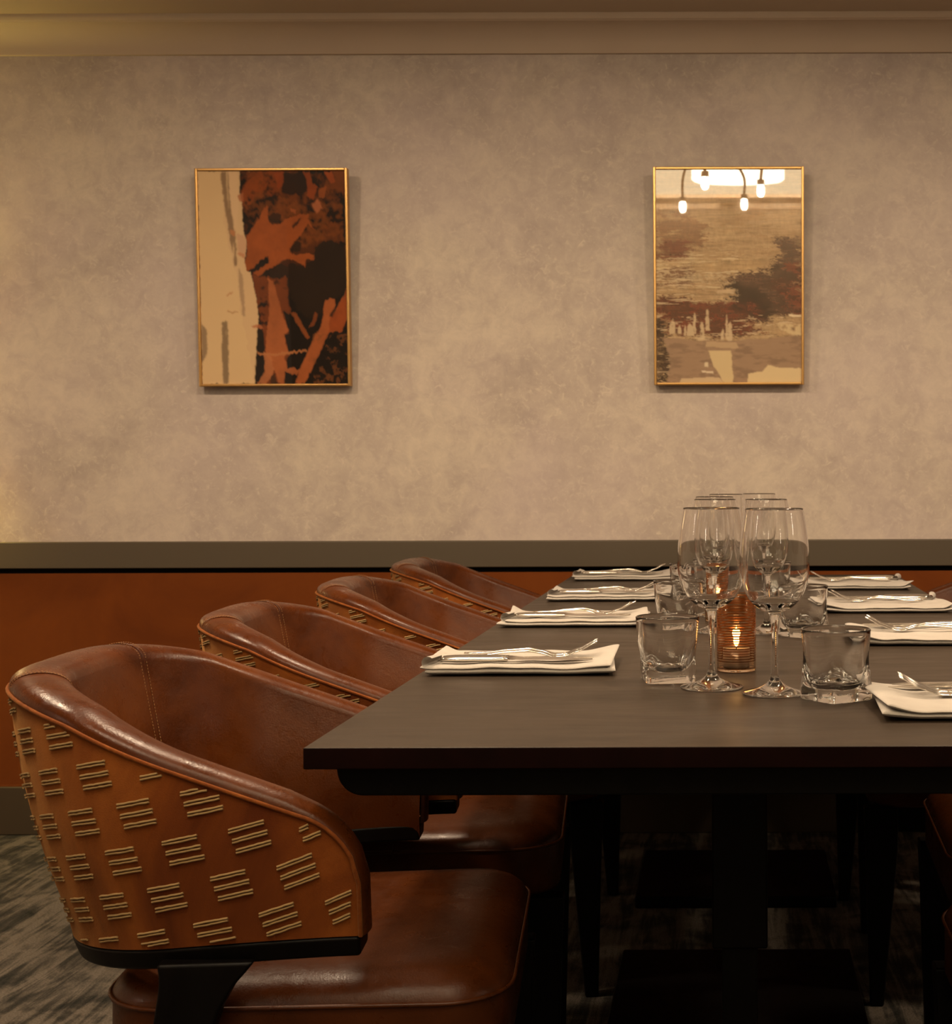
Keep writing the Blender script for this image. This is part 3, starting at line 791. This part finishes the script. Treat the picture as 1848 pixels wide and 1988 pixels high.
# side, x of the outer end, near edge y, words, (two near-side offsets)
SETS = [(-1, -.434, 1.960, 'nearest left setting'), (-1, -.425, 2.585, 'second left setting'), (-1, -.408, 3.115, 'third left setting'), (-1, -.418, 3.720, 'left setting by the wall'),
        (1, .440, 1.590, 'nearest right setting'), (1, .470, 2.290, 'second right setting'), (1, .448, 2.835, 'third right setting'), (1, .440, 3.400, 'right setting by the wall')]
for i, (sd, xe, yn, wd) in enumerate(SETS):
    cx = xe+.133 if sd < 0 else xe-.133; cyn = yn+.098; jr = random.Random(40+i)
    a = 0 if sd < 0 else PI
    if i < 3: nk = napkins[i]
    else: nk = napkins[i % 3].copy(); COL.objects.link(nk)
    nk.location = (cx, cyn, ZT); nk.rotation_euler = (0, 0, a+jr.uniform(-.02, .02))
    tag(nk, 'folded white cotton napkin under the cutlery, ' + wd, 'napkin', 'folded white napkins')
    def W(lx, ly, lz):
        c, s = math.cos(a), math.sin(a); return (cx+c*lx-s*ly, cyn+s*lx+c*ly, ZT+lz)
    zc = .0150
    place(knife, 'k', W(-.108, -.066, zc+.0012), a+jr.uniform(-.01, .01), 'polished steel knife on the napkin, outer of the two, ' + wd, 'table knives on the napkins')
    place(knife, 'k', W(-.106+jr.uniform(-.003, .006), -.044, zc+.0006), a+jr.uniform(-.012, .012), 'polished steel knife on the napkin, inner of the two, ' + wd, 'table knives on the napkins')
    place(fork, 'f', W(-.094+jr.uniform(0, .006), -.016, zc), a+jr.uniform(-.02, .06), 'polished steel fork on the napkin, beside the knives, ' + wd, 'table forks on the napkins')
    place(fork, 'f', W(-.082+jr.uniform(-.01, .004), .016, zc), a+jr.uniform(-.05, .02), 'polished steel fork on the napkin, farther from the knives, ' + wd, 'table forks on the napkins')

# ------------------------------------------------------------------ glassware
def make_wine():
    z0 = .0
    outer = [(0, 0), (.036, .0), (.0405, .0008), (.0412, .0018), (.0405, .0026), (.033, .0042), (.020, .0080), (.011, .0130), (.0062, .0195), (.0044, .030), (.0040, .050), (.0040, .075), (.0045, .088), (.0058, .097), (.0085, .1035)]
    bowl = [(.016, .1065), (.024, .1115), (.0315, .119), (.0378, .129), (.0418, .140), (.0442, .152), (.0450, .164), (.0447, .178), (.0434, .195), (.0413, .212), (.0389, .227), (.0372, .2362)]
    sp = [(p.x, p.y) for p in smooth_catmull([(a, b, 0) for a, b in outer[3:]+bowl], 4)]
    out = outer[:3]+sp
    tk = .0011
    inner = [(a-tk, b) for a, b in [(p.x, p.y) for p in smooth_catmull([(a, b, 0) for a, b in bowl[2:]], 4)]][::-1]
    inner = [(r, z) for r, z in inner]
    inner += [(.0285, .1180), (.0220, .1138), (.0140, .1103), (.0070, .1085), (0, .1080)]
    rim = [(.0372-.0003, .2369), (.0372-.0008, .2369)]
    prof = out+rim+inner[0:]
    m = MB(); m.lathe([(max(r, 1e-5), z) for r, z in prof], 72)
    return m.build('wine_glass', M_glass)
def make_tumbler():
    N = 96; Ht = .088
    def sq(a, half, nexp): # superellipse radius
        c, s = abs(math.cos(a)), abs(math.sin(a)); return half/((c**nexp+s**nexp)**(1/nexp))
    def ring(z, kmix, half, rc, tw, nexp=9):
        out = []
        for k in range(N):
            a = 2*PI*k/N; r_ = (1-kmix)*rc + kmix*sq(a-tw, half, nexp); out.append((r_*math.cos(a), r_*math.sin(a), z))
        return out
    R = []
    def cen(z): return [(1e-5*math.cos(2*PI*k/N), 1e-5*math.sin(2*PI*k/N), z) for k in range(N)]
    R.append(cen(.0008)); R.append(ring(.0008, .9, .028, .028, .0)); R.append(ring(0, 1, .0315, .033, 0, 14)); R.append(ring(.0012, 1, .0330, .034, 0, 14))
    for i in range(1, 15):
        f = i/14; z = .0012+f*(Ht-.004)
        km = 1-sstep(.10, .72, f); R.append(ring(z, km, .0332+.0040*f, .0362+.0072*f, .16*f, 4+8*(1-f)))
    R.append(ring(Ht-.0010, 0, .04, .0436, 0)); R.append(ring(Ht, 0, .04, .0428, 0)); R.append(ring(Ht, 0, .04, .0418, 0)); R.append(ring(Ht-.0012, 0, .04, .0410, 0))
    for i in range(1, 13):
        f = i/12; z = Ht-.0012-f*(Ht-.024); fo = (z-.0012)/(Ht-.004); km = .85*(1-sstep(.10, .72, fo))
        tk = .0026+.0042*f**5; R.append(ring(z, km, .0332+.0040*fo-tk, .0362+.0072*fo-tk, .16*fo, 4+3*(1-f)))
    for f, hz in ((.90, .0185), (.76, .0150), (.55, .0140), (.32, .0165), (.12, .0195)):
        R.append(ring(hz, .85, .0266*f, .0292*f, .03, 4-2.2*(1-f)))
    R.append(cen(.0205))
    m = MB(); m.grid(R, closev=True); o = m.build('glass_tumbler', M_tumbler)
    o.modifiers.new('e', 'EDGE_SPLIT').split_angle = math.radians(50)
    return o
WG = [(-.024, 1.852, 'closest to the camera, in front of the candle'), (.057, 1.800, 'closest to the camera, beside the right tumbler'),
      (-.026, 2.510, 'in the second pair, behind the first candle'), (.065, 2.495, 'in the second pair, beside the second right tumbler'),
      (-.008, 3.150, 'in the third pair'), (.068, 3.240, 'in the third pair'), (-.030, 2.800, 'single, between the second and third pairs')]
LBW = ['empty stemmed wine glass nearest the camera, between left front tumbler and candle', 'empty stemmed wine glass nearest the camera, touching the right front tumbler',
       'empty stemmed wine glass of the second pair, the one nearer the napkins on the left', 'empty stemmed wine glass of the second pair, beside the right-hand tumbler behind the candle',
       'empty stemmed wine glass of the farthest pair, left one', 'empty stemmed wine glass of the farthest pair, right one', 'empty stemmed wine glass between second and farthest pairs, mostly hidden']
wg = make_wine()
for i, ((x, y, _), lb) in enumerate(zip(WG, LBW)):
    o = wg if i == 0 else wg.copy()
    if i: COL.objects.link(o)
    o.location = (x, y, ZT); o.rotation_euler = (0, 0, i*.7); tag(o, lb, 'wine glass', 'wine glasses down the middle of the tables')
tb = make_tumbler()
TB = [(-.085, 1.918, .20, 'thick square-based glass tumbler in front, between nearest napkin and wine glass'), (.132, 1.755, .62, 'thick square-based glass tumbler in front, beside the rightmost cut-off napkin'),
      (-.096, 2.563, .1, 'square-based glass tumbler second on the left, behind the front tumbler'), (.127, 2.445, .75, 'square-based glass tumbler second on the right, behind the front wine glass'),
      (-.088, 3.060, .3, 'square-based glass tumbler third on the left, by the wall-end napkin'), (-.058, 3.250, .5, 'square-based glass tumbler farthest on the left, overlapped by the wine bowls'),
      (.105, 3.120, .4, 'square-based glass tumbler farthest on the right, seen through the wine bowl')]
for i, (x, y, a, lb) in enumerate(TB):
    o = tb if i == 0 else tb.copy()
    if i: COL.objects.link(o)
    o.location = (x, y, ZT); o.rotation_euler = (0, 0, a); tag(o, lb, 'tumbler', 'glass tumblers down the middle of the tables')

def make_holder():
    root = empty('candle_holder')
    m = MB(); m.lathe([(1e-5, .0), (.0265, 0), (.0280, .0015), (.0282, .05), (.0282, .1085), (.0276, .1095), (.0268, .1085), (.0266, .05), (.0264, .006), (.0250, .0045), (1e-5, .0045)], 64)
    m.build('glass_sleeve', M_rings, root)
    return root
def make_candle():
    r = empty('tealight_candle')
    m = MB(); m.lathe([(1e-5, 0), (.0185, 0), (.019, .001), (.0192, .028), (.0188, .028), (.0186, .024), (1e-5, .024)], 32); m.build('tin_cup', M_tin, r)
    m = MB(); m.lathe([(1e-5, .0242), (.0184, .0242), (.0184, .0255), (1e-5, .025)], 32); m.build('wax', M_wax, r)
    m = MB(); m.tube([(0, 0, .025), (.0005, 0, .031)], .0006, 6); m.build('wick', M_black, r)
    m = MB(); m.lathe([(1e-5, .029), (.0028, .032), (.0042, .037), (.0038, .043), (.0020, .050), (1e-5, .058)], 20); m.build('flame', M_flame, r)
    ld = bpy.data.lights.new('flame_light', 'POINT'); ld.energy = .02; ld.color = (1, .55, .2); ld.shadow_soft_size = .006
    lo = bpy.data.objects.new('flame_light', ld); link(lo, r); lo.location = (0, 0, .048)
    return r
hd = make_holder(); tag(hd, 'copper-ringed glass candle holder glowing behind the two front wine glasses', 'candle holder', 'copper-ringed candle holders')
hd.location = (.009, 2.015, ZT)
cd = make_candle(); tag(cd, 'lit tealight candle inside the front copper-ringed holder', 'candle', 'lit tealights'); cd.location = (.009, 2.015, ZT+.0047)
dup(hd, (-.020, 2.700, ZT), .4, 'copper-ringed glass candle holder farther back, behind the second wine glasses')
dup(cd, (-.020, 2.700, ZT+.0047), .4, 'lit tealight candle inside the farther copper-ringed holder')

# ------------------------------------------------------------------ lamps and added lights
def light(name, typ, loc, energy, col, parent=None, **kw):
    ld = bpy.data.lights.new(name, typ); ld.energy = energy; ld.color = col
    for k, v in kw.items(): setattr(ld, k, v)
    o = bpy.data.objects.new(name, ld); link(o, parent); o.location = loc; return o
WARM = (1, .755, .51)
def downlight(x, y, e, lb, col=WARM, rad=.10):
    r = empty('recessed_downlight', (x, y, ZC)); tag(r, lb, 'ceiling light', 'recessed ceiling spotlights')
    m = MB(); m.lathe([(.105, -.001), (.120, -.001), (.122, -.003), (.118, -.006), (.106, -.006), (.105, -.004), (.105, -.001)], 32); m.build('trim_ring', M_iron, r)
    m = MB(); m.lathe([(1e-5, -.001), (.105, -.001), (.105, -.002), (1e-5, -.002)], 32); m.build('lens', emis('downlight_lens', (1, .8, .55), 12), r)
    light('beam', 'AREA', (0, 0, -.010), e, col, r, shape='DISK', size=rad*2)
DL = [(-1.65, 2.35, 23), (-.60, 2.30, 20), (.60, 2.30, 20), (1.65, 2.35, 23), (-.95, 1.0, 7), (.75, -1.0, 4)]
for i, (x, y, e) in enumerate(DL):
    downlight(x, y, e, 'recessed ceiling spotlight above the room, outside the picture')
def drum(x, y):
    r = empty('drum_ceiling_lamp', (x, y, ZC)); tag(r, 'round glowing drum lamp on the ceiling, reflected in the tan picture', 'ceiling lamp', 'drum lamps on the ceiling')
    m = MB(); m.lathe([(1e-5, -.115), (.235, -.115), (.245, -.105), (.245, -.03), (.23, -.03), (1e-5, -.03)], 48); m.build('shade', M_lampglow, r)
    m = MB(); m.lathe([(1e-5, 0), (.07, 0), (.07, -.030), (1e-5, -.030)], 40); m.build('mount', M_iron, r)
for x in (-.72, .05): drum(x, .52)
pn = empty('added_glow_panel', (0, -.56, ZC)); tag(pn, 'large glowing panel added on the ceiling behind the camera, mirrored in the tan picture', 'ceiling panel')  # unseen panel, added so the ceiling mirrored in the picture looks bright
m = MB(); m.box((-.58, -.76, -.012), (.58, .78, 0)); m.build('panel_frame', M_paint, pn, smooth=False)
m = MB(); m.box((-.56, -.74, -.016), (.56, .76, -.010)); m.build('diffuser', emis('added_panel_glow', (1, .80, .50), 2.6), pn, smooth=False)
# chandelier over the tables (seen only as a reflection)
ch = empty('chandelier', (-.12, 2.05, ZC)); tag(ch, 'branching dark metal chandelier over the table, seen mirrored in the tan picture', 'chandelier')
m = MB(); m.lathe([(1e-5, 0), (.05, 0), (.05, -.02), (.01, -.03), (.008, -.09), (.018, -.10), (.018, -.13), (1e-5, -.14)], 24); m.build('ceiling_rose', M_iron, ch)
for bx, by in ((-.21, 1.55), (.07, 1.68), (.13, 2.31), (-.09, 2.62), (-.45, 1.85), (-.42, 2.35)):
    dx, dy = bx+.12, by-2.05
    m = MB(); m.tube(smooth_catmull([(0, 0, -.11), (dx*.35, dy*.35, -.16), (dx*.8, dy*.8, -.17), (dx, dy, -.22), (dx, dy, -.29)], 6), .006, 8)
    m.lathe([(.006, -.29), (.014, -.29), (.015, -.31), (.011, -.312)], 16, c=(dx, dy, 0)); am = m.build('arm', M_iron, ch, merge=False)
    m = MB(); m.lathe([(1e-5, -.310), (.012, -.312), (.015, -.330), (.014, -.348), (.008, -.358), (1e-5, -.360)], 16, c=(dx, dy, 0)); m.build('bulb', M_bulb, am)
# wall lamp off to the side that warms the wall
sn = empty('wall_lamp', (-2.38, DW, 1.27)); tag(sn, 'small shaded wall lamp beyond the picture edge on the papered wall', 'wall lamp')
m = MB(); m.lathe([(1e-5, -.05), (.04, -.05), (.04, .05), (1e-5, .05)], 20, c=(0, -.03, 0)); m.build('wall_plate', M_brass, sn)
m = MB(); m.lathe([(.075, -.09), (.055, .09), (.053, .09), (.073, -.09), (.075, -.09)], 32, c=(0, -.12, 0)); m.build('lamp_shade', M_shade, sn, merge=False)
light('bulb_light', 'POINT', (0, -.12, 0), 19.0, (1, .78, .22), sn, shadow_soft_size=.04)

# unseen strip light, added to brighten the ceiling and wall mirrored in the tan picture
st_ = empty('added_strip_light', (0, YB, 2.29)); tag(st_, 'long horizontal light strip added under the ceiling behind the camera', 'wall lamp')
m = MB(); m.tube([(-.75, .17, 0), (.75, .17, 0)], .014, 12); m.build('added_glow_tube', emis('added_strip_glow', (1, .82, .54), 45), st_)
m = MB(); m.box((-.80, .205, -.020), (.80, .213, .014)); m.build('strip_screen', M_paint, st_, smooth=False)  # lip added to hide the strip from the mirrored view
m = MB(); m.box((-.06, -.01, -.02), (.06, .206, -.014)); m.build('bracket', M_brass, st_, smooth=False)
M_added_tubeglow = emis('added_tube_glow', (1, .88, .70), 60)  # unseen tubes, added to put upright glints on the glasses
for x, y, rz, lb in ((-1.25, YB, 0, 'upright glowing tube added for glass glints, wall behind the camera, left of its middle'), (1.25, YB, 0, 'upright glowing tube added for glass glints, wall behind the camera, right of its middle'),
                     (XR, .6, PI/2, 'upright glowing tube added for glass glints, side wall beside the right chairs'), (XL, .6, -PI/2, 'upright glowing tube added for glass glints, side wall beside the left chairs')):
    t = empty('added_tube_light', (x, y, 1.45), rz); tag(t, lb, 'wall lamp')
    m = MB(); m.box((-.03, -.01, .1), (.03, .03, .3)); bevel(m.build('wall_plate', M_brass, t), .004)
    m = MB(); m.lathe([(1e-5, 0), (.011, .003), (.012, .01), (.012, .39), (.011, .397), (1e-5, .40)], 16, c=(0, .035, 0)); m.build('added_glow_tube', M_added_tubeglow, t)
